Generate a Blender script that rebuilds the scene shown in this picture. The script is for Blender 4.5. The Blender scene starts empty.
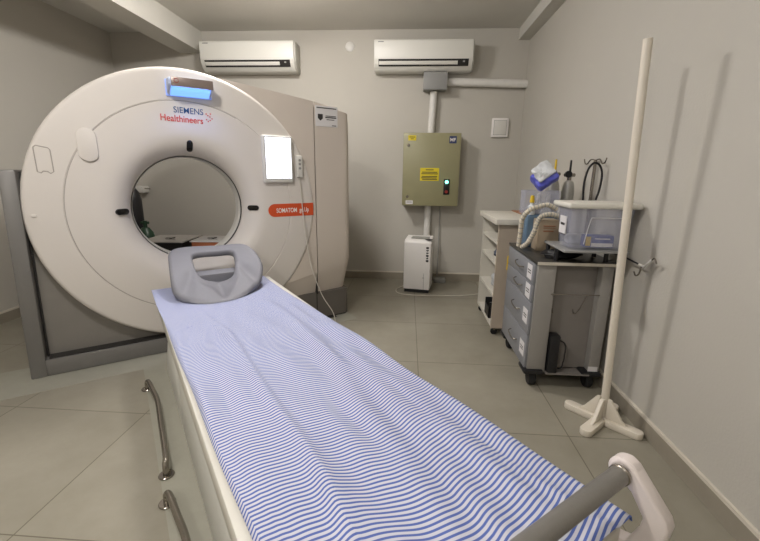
import bpy, bmesh, math, random
from mathutils import Vector, Matrix
random.seed(7)
S = bpy.context.scene
COL = S.collection
PI = math.pi

# ------------------------------------------------------------------ materials
def lin(c):
    return tuple((x/12.92 if x <= .04045 else ((x+.055)/1.055)**2.4) for x in c)
def hexc(h):
    return lin(tuple(int(h[i:i+2], 16)/255 for i in (0, 2, 4)))
def mat(name, h, rough=.5, metal=0, var=.04, vscale=9, bump=0, bscale=200, trans=0, alpha=1, emit=None, estr=0, coat=0):
    m = bpy.data.materials.new(name); m.use_nodes = True
    nt = m.node_tree; b = nt.nodes['Principled BSDF']
    c = hexc(h)
    b.inputs['Roughness'].default_value = rough
    b.inputs['Metallic'].default_value = metal
    b.inputs['Transmission Weight'].default_value = trans
    b.inputs['Alpha'].default_value = alpha
    b.inputs['Coat Weight'].default_value = coat
    tc = nt.nodes.new('ShaderNodeTexCoord')
    if var:
        n = nt.nodes.new('ShaderNodeTexNoise'); n.inputs['Scale'].default_value = vscale; n.inputs['Detail'].default_value = 4
        nt.links.new(tc.outputs['Object'], n.inputs['Vector'])
        r = nt.nodes.new('ShaderNodeMix'); r.data_type = 'RGBA'
        r.inputs['A'].default_value = tuple(x*(1-var) for x in c)+(1,)
        r.inputs['B'].default_value = tuple(min(1, x*(1+var)) for x in c)+(1,)
        nt.links.new(n.outputs['Fac'], r.inputs['Factor'])
        nt.links.new(r.outputs['Result'], b.inputs['Base Color'])
    else:
        b.inputs['Base Color'].default_value = c+(1,)
    if bump:
        n2 = nt.nodes.new('ShaderNodeTexNoise'); n2.inputs['Scale'].default_value = bscale
        nt.links.new(tc.outputs['Object'], n2.inputs['Vector'])
        bp = nt.nodes.new('ShaderNodeBump'); bp.inputs['Strength'].default_value = bump; bp.inputs['Distance'].default_value = .002
        nt.links.new(n2.outputs['Fac'], bp.inputs['Height']); nt.links.new(bp.outputs['Normal'], b.inputs['Normal'])
    if emit:
        b.inputs['Emission Color'].default_value = hexc(emit)+(1,)
        b.inputs['Emission Strength'].default_value = estr
    return m

M = {}
M['wall'] = mat('wall_paint', 'bab6ad', .75, var=.03, vscale=3, bump=.35, bscale=90)
M['ceil'] = mat('ceiling_paint', 'cfcdc6', .9, var=.03, vscale=4, bump=.4, bscale=70)
M['beam'] = mat('beam_paint', 'cac8c0', .85, var=.03, vscale=4, bump=.4, bscale=70)
M['basecap'] = mat('baseboard_grout', 'cdc6b8', .6)
M['base'] = mat('baseboard_tile', '8f887a', .4, var=.08, vscale=12)
M['patch'] = mat('screed', '989689', .5, var=.07, vscale=18, bump=.2, bscale=60)
M['shell'] = mat('scanner_shell', 'd4cec7', .5, var=.01)
M['shell2'] = mat('scanner_side_shell', 'cdc3b8', .5, var=.01)
M['seam'] = mat('shell_seam', 'a39c94', .6, var=0)
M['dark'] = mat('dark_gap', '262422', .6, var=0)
M['silver'] = mat('silver_paint', '7b7976', .42, .35, var=.03, bump=.15, bscale=400)
M['silver2'] = mat('silver_panel', '85817b', .5, .25, var=.03, bump=.15, bscale=400)
M['plinth'] = mat('plinth_grey', '69645e', .5, .2, var=.03)
M['black'] = mat('black_plastic', '17171a', .4, var=.1)
M['glassblk'] = mat('black_window', '0b0b0c', .12, var=0)
M['bright'] = mat('bright_white_plastic', 'e8e5e2', .4, var=.01)
M['white'] = mat('white_plastic', 'd3d1cb', .4, var=.015)
M['acwhite'] = mat('white_casing', 'dfded7', .4, var=.015)
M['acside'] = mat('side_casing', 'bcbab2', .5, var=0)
M['acdark'] = mat('louvre_dark', '22211f', .5, var=0)
M['aclouv'] = mat('louvre_grey', '9b9a94', .5, var=0)
M['lampmetal'] = mat('lamp_metal', '8d7f78', .35, .5, var=.05)
M['bluelens'] = mat('blue_lens', '3a8cff', .3, var=0, emit='7fb0ff', estr=1.15)
M['glow'] = mat('added_blue_halo', '8fa8e8', .4, var=0, emit='7f9cf0', estr=.45)
M['lampbody'] = mat('lamp_body', 'b9c4e0', .35, var=0)
M['screen'] = mat('lit_screen', 'f4f6ff', .3, var=0, emit='f4f6ff', estr=1.6)
M['orange'] = mat('orange_label', 'cf4f22', .5, var=.02)
M['txblue'] = mat('blue_lettering', '1f4f86', .5, var=0)
M['txred'] = mat('red_lettering', 'cf4440', .5, var=0)
M['txwhite'] = mat('white_lettering', 'efe9e4', .5, var=0)
M['txblack'] = mat('black_print', '2d2a2a', .6, var=0)
M['paper'] = mat('paper', 'd8d6d6', .7, var=.02)
M['panel'] = mat('olive_enamel', '908c6b', .42, var=.03)
M['yellow'] = mat('yellow_sticker', 'd9c41f', .5, var=0)
M['navy'] = mat('navy_sticker', '2a3560', .5, var=0)
M['greenled'] = mat('green_led', '60ffc8', .3, var=0, emit='70ffd0', estr=5)
M['redb'] = mat('red_button', '8a2a22', .4, var=0)
M['jbox'] = mat('grey_junction', '8c8c8a', .5)
M['pvc'] = mat('pvc_pipe', 'd9d7d2', .45, var=.08, vscale=20)
M['pole'] = mat('cream_pvc', 'd8d0c1', .45, var=.05, vscale=14)
M['foam'] = mat('grey_foam', '77777d', .62, var=.04, vscale=40, bump=.25, bscale=260)
M['tablew'] = mat('table_white', 'cfccc2', .4, var=.02)
M['pedestal'] = mat('pedestal_white', 'd4d4cd', .5, var=.04, vscale=8)
M['groove'] = mat('table_groove', '8f8e82', .6, var=.03)
M['bar'] = mat('satin_bar', '8b8883', .42, .55, var=.06, vscale=60, bump=.2, bscale=300)
M['steel'] = mat('chrome_steel', '9b958c', .22, .95, var=.05)
M['brk'] = mat('bracket_plastic', 'd8cec9', .4, var=.02)
M['cart'] = mat('cart_enamel', '96938e', .45, .1, var=.04)
M['cartd'] = mat('drawer_enamel', '8b8d92', .42, .2, var=.04)
M['cartin'] = mat('cart_inner', '7f7a75', .55, .1, var=.06)
M['carttop'] = mat('cart_top', '46443f', .35, .3, var=.08)
M['shelf'] = mat('shelf_board', 'ccc8bd', .5, var=.03)
M['shelfend'] = mat('shelf_end', 'b8ab9b', .5, var=.03)
M['brown'] = mat('brown_edge', '9a6a4c', .6, var=.05)
M['clear'] = mat('clear_plastic', 'c8cbdc', .15, var=0, alpha=.24)
M['lid'] = mat('tub_lid', 'd6d3c9', .45, var=.02)
M['bluebox'] = mat('blue_carton', '2a3f94', .5, var=.15, vscale=25)
M['bluebag'] = mat('blue_wrap', '5a60c4', .35, var=.15, vscale=25)
M['film'] = mat('clear_film', 'cdd0d2', .2, var=.2, vscale=30)
M['yellowp'] = mat('yellow_plastic', 'd6b41c', .45, var=.03)
M['beige'] = mat('beige_case', 'a3937d', .5, var=.05)
M['bluedev'] = mat('blue_device', '5a7288', .45, var=.1)
M['hose'] = mat('hose_cream', 'd0c7b4', .5, var=.06, vscale=30)
M['alu'] = mat('brushed_aluminium', 'b4b3ad', .38, .45, var=.05)
M['green'] = mat('green_cylinder_paint', '1d3b28', .4, var=.1)
M['cable'] = mat('white_cable', 'cdc8bd', .5, var=0)
M['bagbl'] = mat('slate_bag', '4c5260', .6, var=.3, vscale=30)
M['bagcl'] = mat('pale_bag', 'b4b6b8', .4, var=.2, vscale=30)
M['led'] = mat('lamp_diffuser', 'ffffff', .5, var=0, emit='fffaf6', estr=6)
M['carton'] = mat('brown_carton', 'a35f3c', .7, var=.05)
M['rubber'] = mat('rubber', '121213', .7, var=.1)
M['greycap'] = mat('grey_cap', '9c9c98', .5)

# floor tiles -------------------------------------------------------
def floor_mat():
    m = bpy.data.materials.new('floor_tiles'); m.use_nodes = True
    nt = m.node_tree; b = nt.nodes['Principled BSDF']
    tc = nt.nodes.new('ShaderNodeTexCoord')
    sx = nt.nodes.new('ShaderNodeSeparateXYZ'); nt.links.new(tc.outputs['Object'], sx.inputs[0])
    def mth(op, a, bb=None, c=None):
        n = nt.nodes.new('ShaderNodeMath'); n.operation = op
        for i, x in enumerate((a, bb, c)):
            if x is None: continue
            if isinstance(x, (int, float)): n.inputs[i].default_value = x
            else: nt.links.new(x, n.inputs[i])
        return n.outputs[0]
    def joint(o, off):
        f = mth('FRACT', mth('DIVIDE', mth('SUBTRACT', o, off), .7))
        e = mth('ABSOLUTE', mth('SUBTRACT', f, .5))
        return mth('GREATER_THAN', e, .5-.0034)
    jx = joint(sx.outputs['X'], .097-7); jy = joint(sx.outputs['Y'], 3.106-7)
    j = mth('MAXIMUM', jx, jy)
    def cell(o, off): return mth('FLOOR', mth('DIVIDE', mth('SUBTRACT', o, off), .7))
    cb = nt.nodes.new('ShaderNodeCombineXYZ'); nt.links.new(cell(sx.outputs['X'], .097-7), cb.inputs[0]); nt.links.new(cell(sx.outputs['Y'], 3.106-7), cb.inputs[1])
    wn = nt.nodes.new('ShaderNodeTexWhiteNoise'); nt.links.new(cb.outputs[0], wn.inputs['Vector'])
    n = nt.nodes.new('ShaderNodeTexNoise'); n.inputs['Scale'].default_value = 2.6; n.inputs['Detail'].default_value = 7; n.inputs['Roughness'].default_value = .62
    nt.links.new(tc.outputs['Object'], n.inputs['Vector'])
    mp = nt.nodes.new('ShaderNodeMapRange'); mp.inputs['From Min'].default_value = .3; mp.inputs['From Max'].default_value = .7
    nt.links.new(n.outputs['Fac'], mp.inputs['Value'])
    mx = nt.nodes.new('ShaderNodeMix'); mx.data_type = 'RGBA'
    mx.inputs['A'].default_value = hexc('878273')+(1,); mx.inputs['B'].default_value = hexc('989385')+(1,)
    nt.links.new(mp.outputs[0], mx.inputs['Factor'])
    m2 = nt.nodes.new('ShaderNodeMix'); m2.data_type = 'RGBA'; m2.blend_type = 'MULTIPLY'
    m2.inputs['Factor'].default_value = 1
    nt.links.new(mx.outputs['Result'], m2.inputs['A'])
    v = mth('MULTIPLY_ADD', wn.outputs['Value'], .07, .95)
    cc = nt.nodes.new('ShaderNodeCombineXYZ')
    for i in range(3): nt.links.new(v, cc.inputs[i])
    nt.links.new(cc.outputs[0], m2.inputs['B'])
    m3 = nt.nodes.new('ShaderNodeMix'); m3.data_type = 'RGBA'
    nt.links.new(j, m3.inputs['Factor']); nt.links.new(m2.outputs['Result'], m3.inputs['A']); m3.inputs['B'].default_value = hexc('655f50')+(1,)
    nt.links.new(m3.outputs['Result'], b.inputs['Base Color'])
    b.inputs['Roughness'].default_value = .38
    return m
M['floor'] = floor_mat()

def sheet_mat():
    m = bpy.data.materials.new('striped_cotton'); m.use_nodes = True
    nt = m.node_tree; b = nt.nodes['Principled BSDF']
    uv = nt.nodes.new('ShaderNodeUVMap'); uv.uv_map = 'UVMap'
    sx = nt.nodes.new('ShaderNodeSeparateXYZ'); nt.links.new(uv.outputs[0], sx.inputs[0])
    def mth(op, a, bb=None):
        n = nt.nodes.new('ShaderNodeMath'); n.operation = op
        for i, x in enumerate((a, bb)):
            if x is None: continue
            if isinstance(x, (int, float)): n.inputs[i].default_value = x
            else: nt.links.new(x, n.inputs[i])
        return n.outputs[0]
    tri = mth('PINGPONG', mth('MULTIPLY', sx.outputs['Y'], 1/.0126), .5)
    mr = nt.nodes.new('ShaderNodeMapRange'); mr.inputs['From Min'].default_value = .18; mr.inputs['From Max'].default_value = .27
    nt.links.new(tri, mr.inputs['Value'])
    mx = nt.nodes.new('ShaderNodeMix'); mx.data_type = 'RGBA'
    mx.inputs['A'].default_value = hexc('4c61a4')+(1,); mx.inputs['B'].default_value = hexc('c3c4cd')+(1,)
    nt.links.new(mr.outputs[0], mx.inputs['Factor'])
    nt.links.new(mx.outputs['Result'], b.inputs['Base Color'])
    b.inputs['Roughness'].default_value = .85
    tc = nt.nodes.new('ShaderNodeTexCoord')
    n = nt.nodes.new('ShaderNodeTexNoise'); n.inputs['Scale'].default_value = 500
    nt.links.new(tc.outputs['Object'], n.inputs['Vector'])
    bp = nt.nodes.new('ShaderNodeBump'); bp.inputs['Strength'].default_value = .25; bp.inputs['Distance'].default_value = .001
    nt.links.new(n.outputs['Fac'], bp.inputs['Height']); nt.links.new(bp.outputs['Normal'], b.inputs['Normal'])
    return m
M['sheet'] = sheet_mat()

# ------------------------------------------------------------------ builders
class MB:
    def __init__(s): s.bm = bmesh.new()
    def face(s, pts):
        return s.bm.faces.new([s.bm.verts.new(p) for p in pts])
    def box(s, x0, x1, y0, y1, z0, z1, bev=0, seg=2, R=None):
        t = bmesh.new(); bmesh.ops.create_cube(t, size=1)
        for v in t.verts: v.co = Vector(((x0+x1)/2+v.co.x*(x1-x0), (y0+y1)/2+v.co.y*(y1-y0), (z0+z1)/2+v.co.z*(z1-z0)))
        if bev: bmesh.ops.bevel(t, geom=t.edges[:], offset=bev, segments=seg, affect='EDGES', profile=.5)
        if R is not None: bmesh.ops.transform(t, matrix=R, verts=t.verts[:])
        s.merge(t); return s
    def merge(s, t):
        me = bpy.data.meshes.new('t'); t.to_mesh(me); t.free(); s.bm.from_mesh(me); bpy.data.meshes.remove(me)
    def prism(s, pts, axis, a, b, bev=0, seg=2):
        """pts: 2D outline; axis: extrude axis 'x','y','z' from a to b"""
        def P(p, h):
            return {'x': (h, p[0], p[1]), 'y': (p[0], h, p[1]), 'z': (p[0], p[1], h)}[axis]
        t = bmesh.new()
        A = [t.verts.new(P(p, a)) for p in pts]; B = [t.verts.new(P(p, b)) for p in pts]
        t.faces.new(A); t.faces.new(B[::-1])
        n = len(pts)
        for i in range(n): t.faces.new((A[i], B[i], B[(i+1) % n], A[(i+1) % n]))
        bmesh.ops.recalc_face_normals(t, faces=t.faces[:])
        if bev:
            ed = [e for e in t.edges if e.calc_face_angle(0) > .5]
            bmesh.ops.bevel(t, geom=ed, offset=bev, segments=seg, affect='EDGES', profile=.5)
        s.merge(t); return s
    def revolve(s, prof, c=(0, 0, 0), axis='z', n=64, closed=False):
        """prof: list of (r, h)"""
        t = bmesh.new(); rings = []
        for r, h in prof:
            ring = []
            if r < 1e-6:
                p = {'z': (0, 0, h), 'y': (0, h, 0), 'x': (h, 0, 0)}[axis]
                ring = [t.verts.new(Vector(p)+Vector(c))]*n
            else:
                for i in range(n):
                    a = 2*PI*i/n; ca, sa = r*math.cos(a), r*math.sin(a)
                    p = {'z': (ca, sa, h), 'y': (ca, h, sa), 'x': (h, ca, sa)}[axis]
                    ring.append(t.verts.new(Vector(p)+Vector(c)))
            rings.append(ring)
        pr = list(zip(rings, rings[1:]))
        if closed: pr.append((rings[-1], rings[0]))
        for A, B in pr:
            for i in range(n):
                q = []
                for v in (A[i], A[(i+1) % n], B[(i+1) % n], B[i]):
                    if v not in q: q.append(v)
                if len(q) > 2:
                    try: t.faces.new(q)
                    except ValueError: pass
        bmesh.ops.recalc_face_normals(t, faces=t.faces[:])
        s.merge(t); return s
    def cyl(s, p, q, r, r2=None, n=20, bev=0):
        p, q = Vector(p), Vector(q); L = (q-p).length; r2 = r if r2 is None else r2
        t = MB()
        if bev: prof = [(0, 0), (r-bev, 0), (r, bev), (r2, L-bev), (r2-bev, L), (0, L)]
        else: prof = [(0, 0), (r, 0), (r2, L), (0, L)]
        t.revolve(prof, n=n)
        Mx = Matrix.Translation(p) @ (q-p).to_track_quat('Z', 'Y').to_matrix().to_4x4()
        bmesh.ops.transform(t.bm, matrix=Mx, verts=t.bm.verts[:])
        s.merge(t.bm); return s
    def tube(s, pts, r, n=10, cap=True, smooth=0, rf=None):
        P = [Vector(p) for p in pts]
        if smooth:
            Q = []
            for i in range(len(P)-1):
                p0, p1, p2, p3 = P[max(i-1, 0)], P[i], P[i+1], P[min(i+2, len(P)-1)]
                for k in range(smooth):
                    u = k/smooth
                    Q.append(.5*((2*p1)+(-p0+p2)*u+(2*p0-5*p1+4*p2-p3)*u*u+(-p0+3*p1-3*p2+p3)*u**3))
            Q.append(P[-1]); P = Q
        t = bmesh.new(); rings = []
        tan = (P[1]-P[0]).normalized()
        up = Vector((0, 0, 1)) if abs(tan.z) < .9 else Vector((1, 0, 0))
        nx = tan.cross(up).normalized()
        for i, p in enumerate(P):
            tn = (P[min(i+1, len(P)-1)]-P[max(i-1, 0)]).normalized()
            nx = (nx-tn*nx.dot(tn)).normalized(); ny = tn.cross(nx)
            rr = rf(i) if rf else r
            rings.append([t.verts.new(p+nx*rr*math.cos(2*PI*k/n)+ny*rr*math.sin(2*PI*k/n)) for k in range(n)])
        for A, B in zip(rings, rings[1:]):
            for k in range(n): t.faces.new((A[k], A[(k+1) % n], B[(k+1) % n], B[k]))
        if cap: t.faces.new(rings[0][::-1]); t.faces.new(rings[-1])
        bmesh.ops.recalc_face_normals(t, faces=t.faces[:])
        s.merge(t); return s
    def xf(s, Mx):
        bmesh.ops.transform(s.bm, matrix=Mx, verts=s.bm.verts[:]); return s
    def build(s, name, m, parent=None, smooth=True, ang=.6):
        me = bpy.data.meshes.new(name)
        if smooth:
            for f in s.bm.faces: f.smooth = True
            for e in s.bm.edges:
                if len(e.link_faces) != 2 or e.calc_face_angle(0) > ang: e.smooth = False
        s.bm.to_mesh(me); s.bm.free()
        for mm in (m if isinstance(m, (list, tuple)) else [m]): me.materials.append(mm)
        o = bpy.data.objects.new(name, me); COL.objects.link(o)
        if parent: o.parent = parent
        return o

def tag(o, label=None, cat=None, group=None, kind=None):
    if label: o['label'] = label
    if cat: o['category'] = cat
    if group: o['group'] = group
    if kind: o['kind'] = kind
    return o
def thing(name, label, cat, loc=(0, 0, 0), rz=0, group=None):
    o = bpy.data.objects.new(name, None); COL.objects.link(o)
    o.empty_display_size = .1
    o.location = loc; o.rotation_euler = (0, 0, rz)
    return tag(o, label, cat, group)
def struct(name, mb, m, **k):
    return tag(mb.build(name, m, **k), kind='structure')
def single(name, mb, m, label, cat, loc=None, rz=0, group=None):
    o = mb.build(name, m)
    if loc is not None: o.location = loc; o.rotation_euler = (0, 0, rz)
    return tag(o, label, cat, group)

def text(name, body, size, Mx, m, parent=None, ext=.0008, sx=1, bold=0):
    cu = bpy.data.curves.new(name+'_c', 'FONT'); cu.body = body; cu.size = size; cu.extrude = ext; cu.offset = bold
    cu.align_x = 'LEFT'
    tmp = bpy.data.objects.new(name+'_t', cu); COL.objects.link(tmp)
    dg = bpy.context.evaluated_depsgraph_get(); dg.update()
    me = bpy.data.meshes.new_from_object(tmp.evaluated_get(dg))
    bpy.data.objects.remove(tmp, do_unlink=True)
    me.transform(Mx @ Matrix.Diagonal((sx, 1, 1, 1)))
    me.materials.clear(); me.materials.append(m)
    o = bpy.data.objects.new(name, me); COL.objects.link(o)
    if parent: o.parent = parent
    return o
def face_mx(x, y, z, facing='-y', roll=0):
    """text plane: reading +x, up +z, facing -y ; or facing -x (reading -y)"""
    if facing == '-y': R = Matrix(((1, 0, 0, 0), (0, 0, -1, 0), (0, 1, 0, 0), (0, 0, 0, 1)))
    else: R = Matrix(((0, 0, -1, 0), (-1, 0, 0, 0), (0, 1, 0, 0), (0, 0, 0, 1)))
    return Matrix.Translation((x, y, z)) @ R @ Matrix.Rotation(roll, 4, 'Z')

def arc(cx, cy, r, a0, a1, n):
    return [(cx+r*math.cos(a0+(a1-a0)*i/n), cy+r*math.sin(a0+(a1-a0)*i/n)) for i in range(n+1)]
def pill(cx, cy, w, h, n=8):
    r = min(w, h)/2
    if w >= h:
        return arc(cx+w/2-r, cy, r, -PI/2, PI/2, n)+arc(cx-w/2+r, cy, r, PI/2, 3*PI/2, n)
    return arc(cx, cy+h/2-r, r, 0, PI, n)+arc(cx, cy-h/2+r, r, PI, 2*PI, n)

# ------------------------------------------------------------------ room
XR, YB, ZC, XL, YF = 1.168, 4.479, 2.605, -3.2, -1.9
struct('floor', MB().box(XL-.1, XR+.1, YF-.1, YB+.1, -.1, 0), M['floor'])
struct('ceiling', MB().box(XL-.1, XR+.1, YF-.1, YB+.1, ZC, ZC+.1), M['ceil'])
struct('wall_back', MB().box(XL-.1, XR+.1, YB, YB+.1, 0, ZC), M['wall'])
struct('wall_left', MB().box(XL-.1, XL, YF, YB, 0, ZC), M['wall'])
struct('wall_right', MB().box(XR, XR+.1, YF, YB, 0, ZC), M['wall'])
struct('wall_rear', MB().box(XL-.1, XR+.1, YF-.1, YF, 0, ZC), M['wall'])
for nm, b, c in (('baseboard_back', (XL, XR, YB-.012, YB), 0), ('baseboard_right', (XR-.012, XR, YF, YB-.012), 1), ('baseboard_left', (XL, XL+.012, YF, YB-.012), 2)):
    o = struct(nm, MB().box(*b, 0, .080), M['base'])
    MB().box(*b, .080, .094).build('grout_line', M['basecap'], o)
struct('trim_1', MB().box(-2.44, -2.195, YF, YB, 2.4, ZC), M['beam'])
struct('trim_2', MB().box(1.06, XR, YF, YB, 2.5, ZC), M['beam'])

# scanner frame: u along the front, v out of the front, z up
A0 = Vector((-2.164, 1.967, 0)); D = Vector((.7985, .602, 0)); N = Vector((.602, -.7985, 0)); RZ = math.atan2(.602, .7985)
def G(u, v, z=0): return A0+D*u+N*v+Vector((0, 0, z))
# pale screed left without tiles around the scanner and its table
pts = [G(-.55, .19), G(.552, .19), G(.552, 3.3), G(1.42, 3.3), G(1.42, .12), G(2.13, .12), G(2.13, -.2), G(-.55, -.2)]
struct('trim_3', MB().prism([(p.x, p.y) for p in pts], 'z', -.01, .0015), M['patch'])

# ------------------------------------------------------------------ CT scanner
sc = thing('ct_scanner', 'large white CT scanner with a round open bore on the floor at the left', 'scanner', A0, RZ)
CX, CZ, RD = .955, .953, .856
prof = [(.345, .14), (.347, .12), (.352, .10), (.362, .078), (.377, .055), (.397, .034), (.420, .017), (.448, .006), (.48, .001), (.52, 0), (.664, 0), (.667, .003), (.671, .003), (.674, 0),
        (.828, 0), (.840, .001), (.849, .006), (RD, .017), (RD, .11), (.80, .11)]
front = MB().revolve([(r, h) for r, h in prof], (CX, 0, CZ), 'y', 160)
front.build('front_cover', M['shell'], sc)
# thin seam ring
def arcband(r0, r1, a0, a1, y, n=80):
    mb = MB()
    for i in range(n):
        t0, t1 = a0+(a1-a0)*i/n, a0+(a1-a0)*(i+1)/n
        mb.face([(CX+r*math.cos(t), y, CZ+r*math.sin(t)) for r, t in ((r0, t0), (r0, t1), (r1, t1), (r1, t0))])
    bmesh.ops.remove_doubles(mb.bm, verts=mb.bm.verts[:], dist=1e-5)
    bmesh.ops.recalc_face_normals(mb.bm, faces=mb.bm.faces[:])
    return mb
s_ = arcband(.6655, .6695, math.radians(62), math.radians(300), .0015)
s_.build('cover_seam', M['seam'], sc)
# dark gap ring and tunnel
MB().revolve([(.345, .138), (.3455, .20), (.339, .20), (.3385, .15)], (CX, 0, CZ), 'y', 128).build('bore_gap', M['dark'], sc)
MB().revolve([(.339, .148), (.336, .155), (.336, .27), (.345, .31), (.40, .47), (.50, .66), (.56, .75), (.58, .75), (.52, .64), (.42, .47), (.36, .30), (.345, .17)], (CX, 0, CZ), 'y', 128, closed=True).build('bore_tunnel', M['white'], sc)
MB().revolve([(.57, .75), (.835, .75), (.845, .74), (.845, .112), (.83, .112), (.83, .73), (.57, .735)], (CX, 0, CZ), 'y', 128, closed=True).build('drum_casing', M['shell2'], sc)
# side body, right of the disc
def zl(u): return .345+.30*(u-1.6)
def ztop(u): return (1.79-.121*(u-1.13)) if u < 1.834 else 1.705-.19*(u-1.834)
def body(pts, yback, m, name, tilt=0):
    """outline (u,z) with front depth by tilt below zl, extruded back"""
    t = bmesh.new()
    A = [t.verts.new((u, .012+max(0, (zl(u)-z))*tilt, z)) for u, z in pts]
    B = [t.verts.new((u, yback, z)) for u, z in pts]
    n = len(pts); f = t.faces.new(A); g = t.faces.new(B[::-1])
    for i in range(n): t.faces.new((A[i], B[i], B[(i+1) % n], A[(i+1) % n]))
    bmesh.ops.triangulate(t, faces=[f, g])
    bmesh.ops.recalc_face_normals(t, faces=t.faces[:])
    mb = MB(); mb.merge(t); return mb.build(name, m, sc, ang=.12)
R2 = .850
a_top = math.radians(78); a_mid = math.radians(-44.5); a_bot = math.radians(-59)
up = arc(CX, CZ, R2, a_top, a_mid, 70)
U1 = 1.830
body(up+[(U1, zl(U1)), (U1, 1.705), (1.55, ztop(1.55)), (1.3, ztop(1.3)-.002), (1.2, 1.779)], .72, M['shell2'], 'side_cover')
lo = arc(CX, CZ, R2, a_mid, a_bot, 14)
body(lo+[(U1, .222), (U1, zl(U1)-.0005)], .72, M['shell2'], 'lower_side_cover', tilt=.32)
# tower with rounded outer edge
def tower():
    mb = MB(); bm = mb.bm
    prof = [(1.838, 0.0)]+[(1.838+.235*i/5, 0) for i in range(1, 6)]
    prof += [(2.083+.065*math.sin(a), .065-.065*math.cos(a)) for a in [PI/2*k/8 for k in range(0, 9)]]
    prof += [(2.150, .3), (2.150, .72), (1.838, .72)]
    lev = []
    for k in range(0, 5): lev.append(('lo', k/4))
    for k in range(1, 8): lev.append(('hi', k/7))
    rows = []
    for kind, f in lev:
        row = []
        for u, y in prof:
            if kind == 'lo':
                z = .225+(zl(u)-.225)*f; yy = y+.012+(max(0, zl(u)-z)*.32 if y < .3 else 0)
                uu = u-(max(0, zl(u)-z)*.06 if u > 2.0 else 0)
            else:
                zt = ztop(u)-.0
                z = zl(u)+(zt-zl(u))*f; yy = y+.012
                uu = u
                if u > 2.0 and f == 1: uu = u-.008; z -= .006
            row.append(bm.verts.new((uu, yy, z)))
        rows.append(row)
    n = len(prof)
    for A, B in zip(rows, rows[1:]):
        for i in range(n): bm.faces.new((A[i], A[(i+1) % n], B[(i+1) % n], B[i]))
    bm.faces.new(rows[0][::-1]); bm.faces.new(rows[-1])
    bmesh.ops.recalc_face_normals(bm, faces=bm.faces[:])
    return mb
tower().build('tower_cover', M['shell2'], sc, ang=.5)
MB().box(1.8302, 1.8378, .03, .7, .225, 1.70).build('tower_seam', M['dark'], sc)
# silver recessed panel, pillar, base bar, plinth
ar = [(CX-.845*math.sin(a), CZ-.845*math.cos(a)) for a in [i/40*math.radians(106) for i in range(41)]]
pts = [(.085, .112), (CX, .112)]+ar+[(ar[-1][0], 1.19), (.105, 1.19)]
pts = [p for i, p in enumerate(pts) if i == 0 or (Vector(p)-Vector(pts[i-1])).length > 1e-3]
MB().prism(pts, 'y', .075, .70).build('recessed_panel', M['silver2'], sc)
MB().prism([(-.008, 0), (.071, 0), (.108, 1.197), (.036, 1.197)], 'y', 0, .72, bev=.008).build('corner_pillar', M['silver'], sc)
MB().prism([(.0745, .008), (.112, 1.19), (.12, 1.19), (.083, .008)], 'y', .06, .6).build('pillar_gap', M['dark'], sc)
MB().box(.0715, 1.4, .0, .60, .004, .104, .004).build('base_bar', M['silver'], sc)
MB().box(.09, 1.38, .012, .5, .1045, .1115).build('base_gap', M['dark'], sc)
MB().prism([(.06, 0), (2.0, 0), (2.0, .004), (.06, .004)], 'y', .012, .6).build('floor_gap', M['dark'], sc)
# plinth at right
pl = [(1.41, .045), (2.09, .045)]+[(2.09+.045*math.sin(a), .09-.045*math.cos(a)) for a in [PI/2*k/6 for k in range(1, 7)]]+[(2.135, .68), (1.41, .68)]
MB().prism(pl, 'z', .012, .232).build('plinth', M['plinth'], sc)
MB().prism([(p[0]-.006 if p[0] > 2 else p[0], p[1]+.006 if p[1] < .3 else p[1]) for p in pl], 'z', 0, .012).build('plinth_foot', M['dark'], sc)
MB().box(1.8305, 1.8375, .043, .05, .02, .23).build('plinth_seam', M['dark'], sc)
# laser windows on the funnel
for (u, z, w, h) in ((CX-.392, CZ+.002, .082, .036), (CX+.398, CZ-.004, .082, .036), (CX+.020, CZ+.402, .036, .082)):
    ax, az = (u-CX), (z-CZ); r = math.hypot(ax, az)
    sl = .055/.035*.9  # funnel slope there
    mb = MB().prism(pill(0, 0, w, h), 'y', -.006, .02, bev=.003)
    # tilt to follow the funnel
    ang = math.atan(.78)
    if abs(ax) > abs(az): Rm = Matrix.Rotation(-ang if ax > 0 else ang, 4, 'Z')
    else: Rm = Matrix.Rotation(ang, 4, 'X')
    mb.xf(Matrix.Translation((u, .030, z)) @ Rm)
    w_ = mb.build('laser_window', M['glassblk'], sc)
# left details
def frame_outline(pts, r=.004):
    return MB().tube([(x, .001, z) for x, z in pts], r, n=6)
rp = [(.200, 1.318), (.212, 1.327), (.262, 1.316), (.270, 1.305), (.270, 1.19), (.255, 1.180), (.245, 1.190), (.225, 1.193), (.215, 1.183), (.200, 1.190), (.200, 1.318)]
frame_outline(rp, .0032).build('clip_recess', M['seam'], sc)
MB().prism([(.205, 1.196), (.265, 1.196), (.265, 1.31), (.212, 1.32), (.205, 1.312)], 'y', -.0015, .003).build('clip_plate', M['shell'], sc)
MB().prism(pill(.440, 1.34, .095, .185, 14), 'y', -.014, .004, bev=.005).build('oval_cover', M['shell'], sc)
MB().prism(pill(.150, .953, .026, .018), 'y', -.006, .004, bev=.002).build('push_button', M['shell'], sc)
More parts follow.
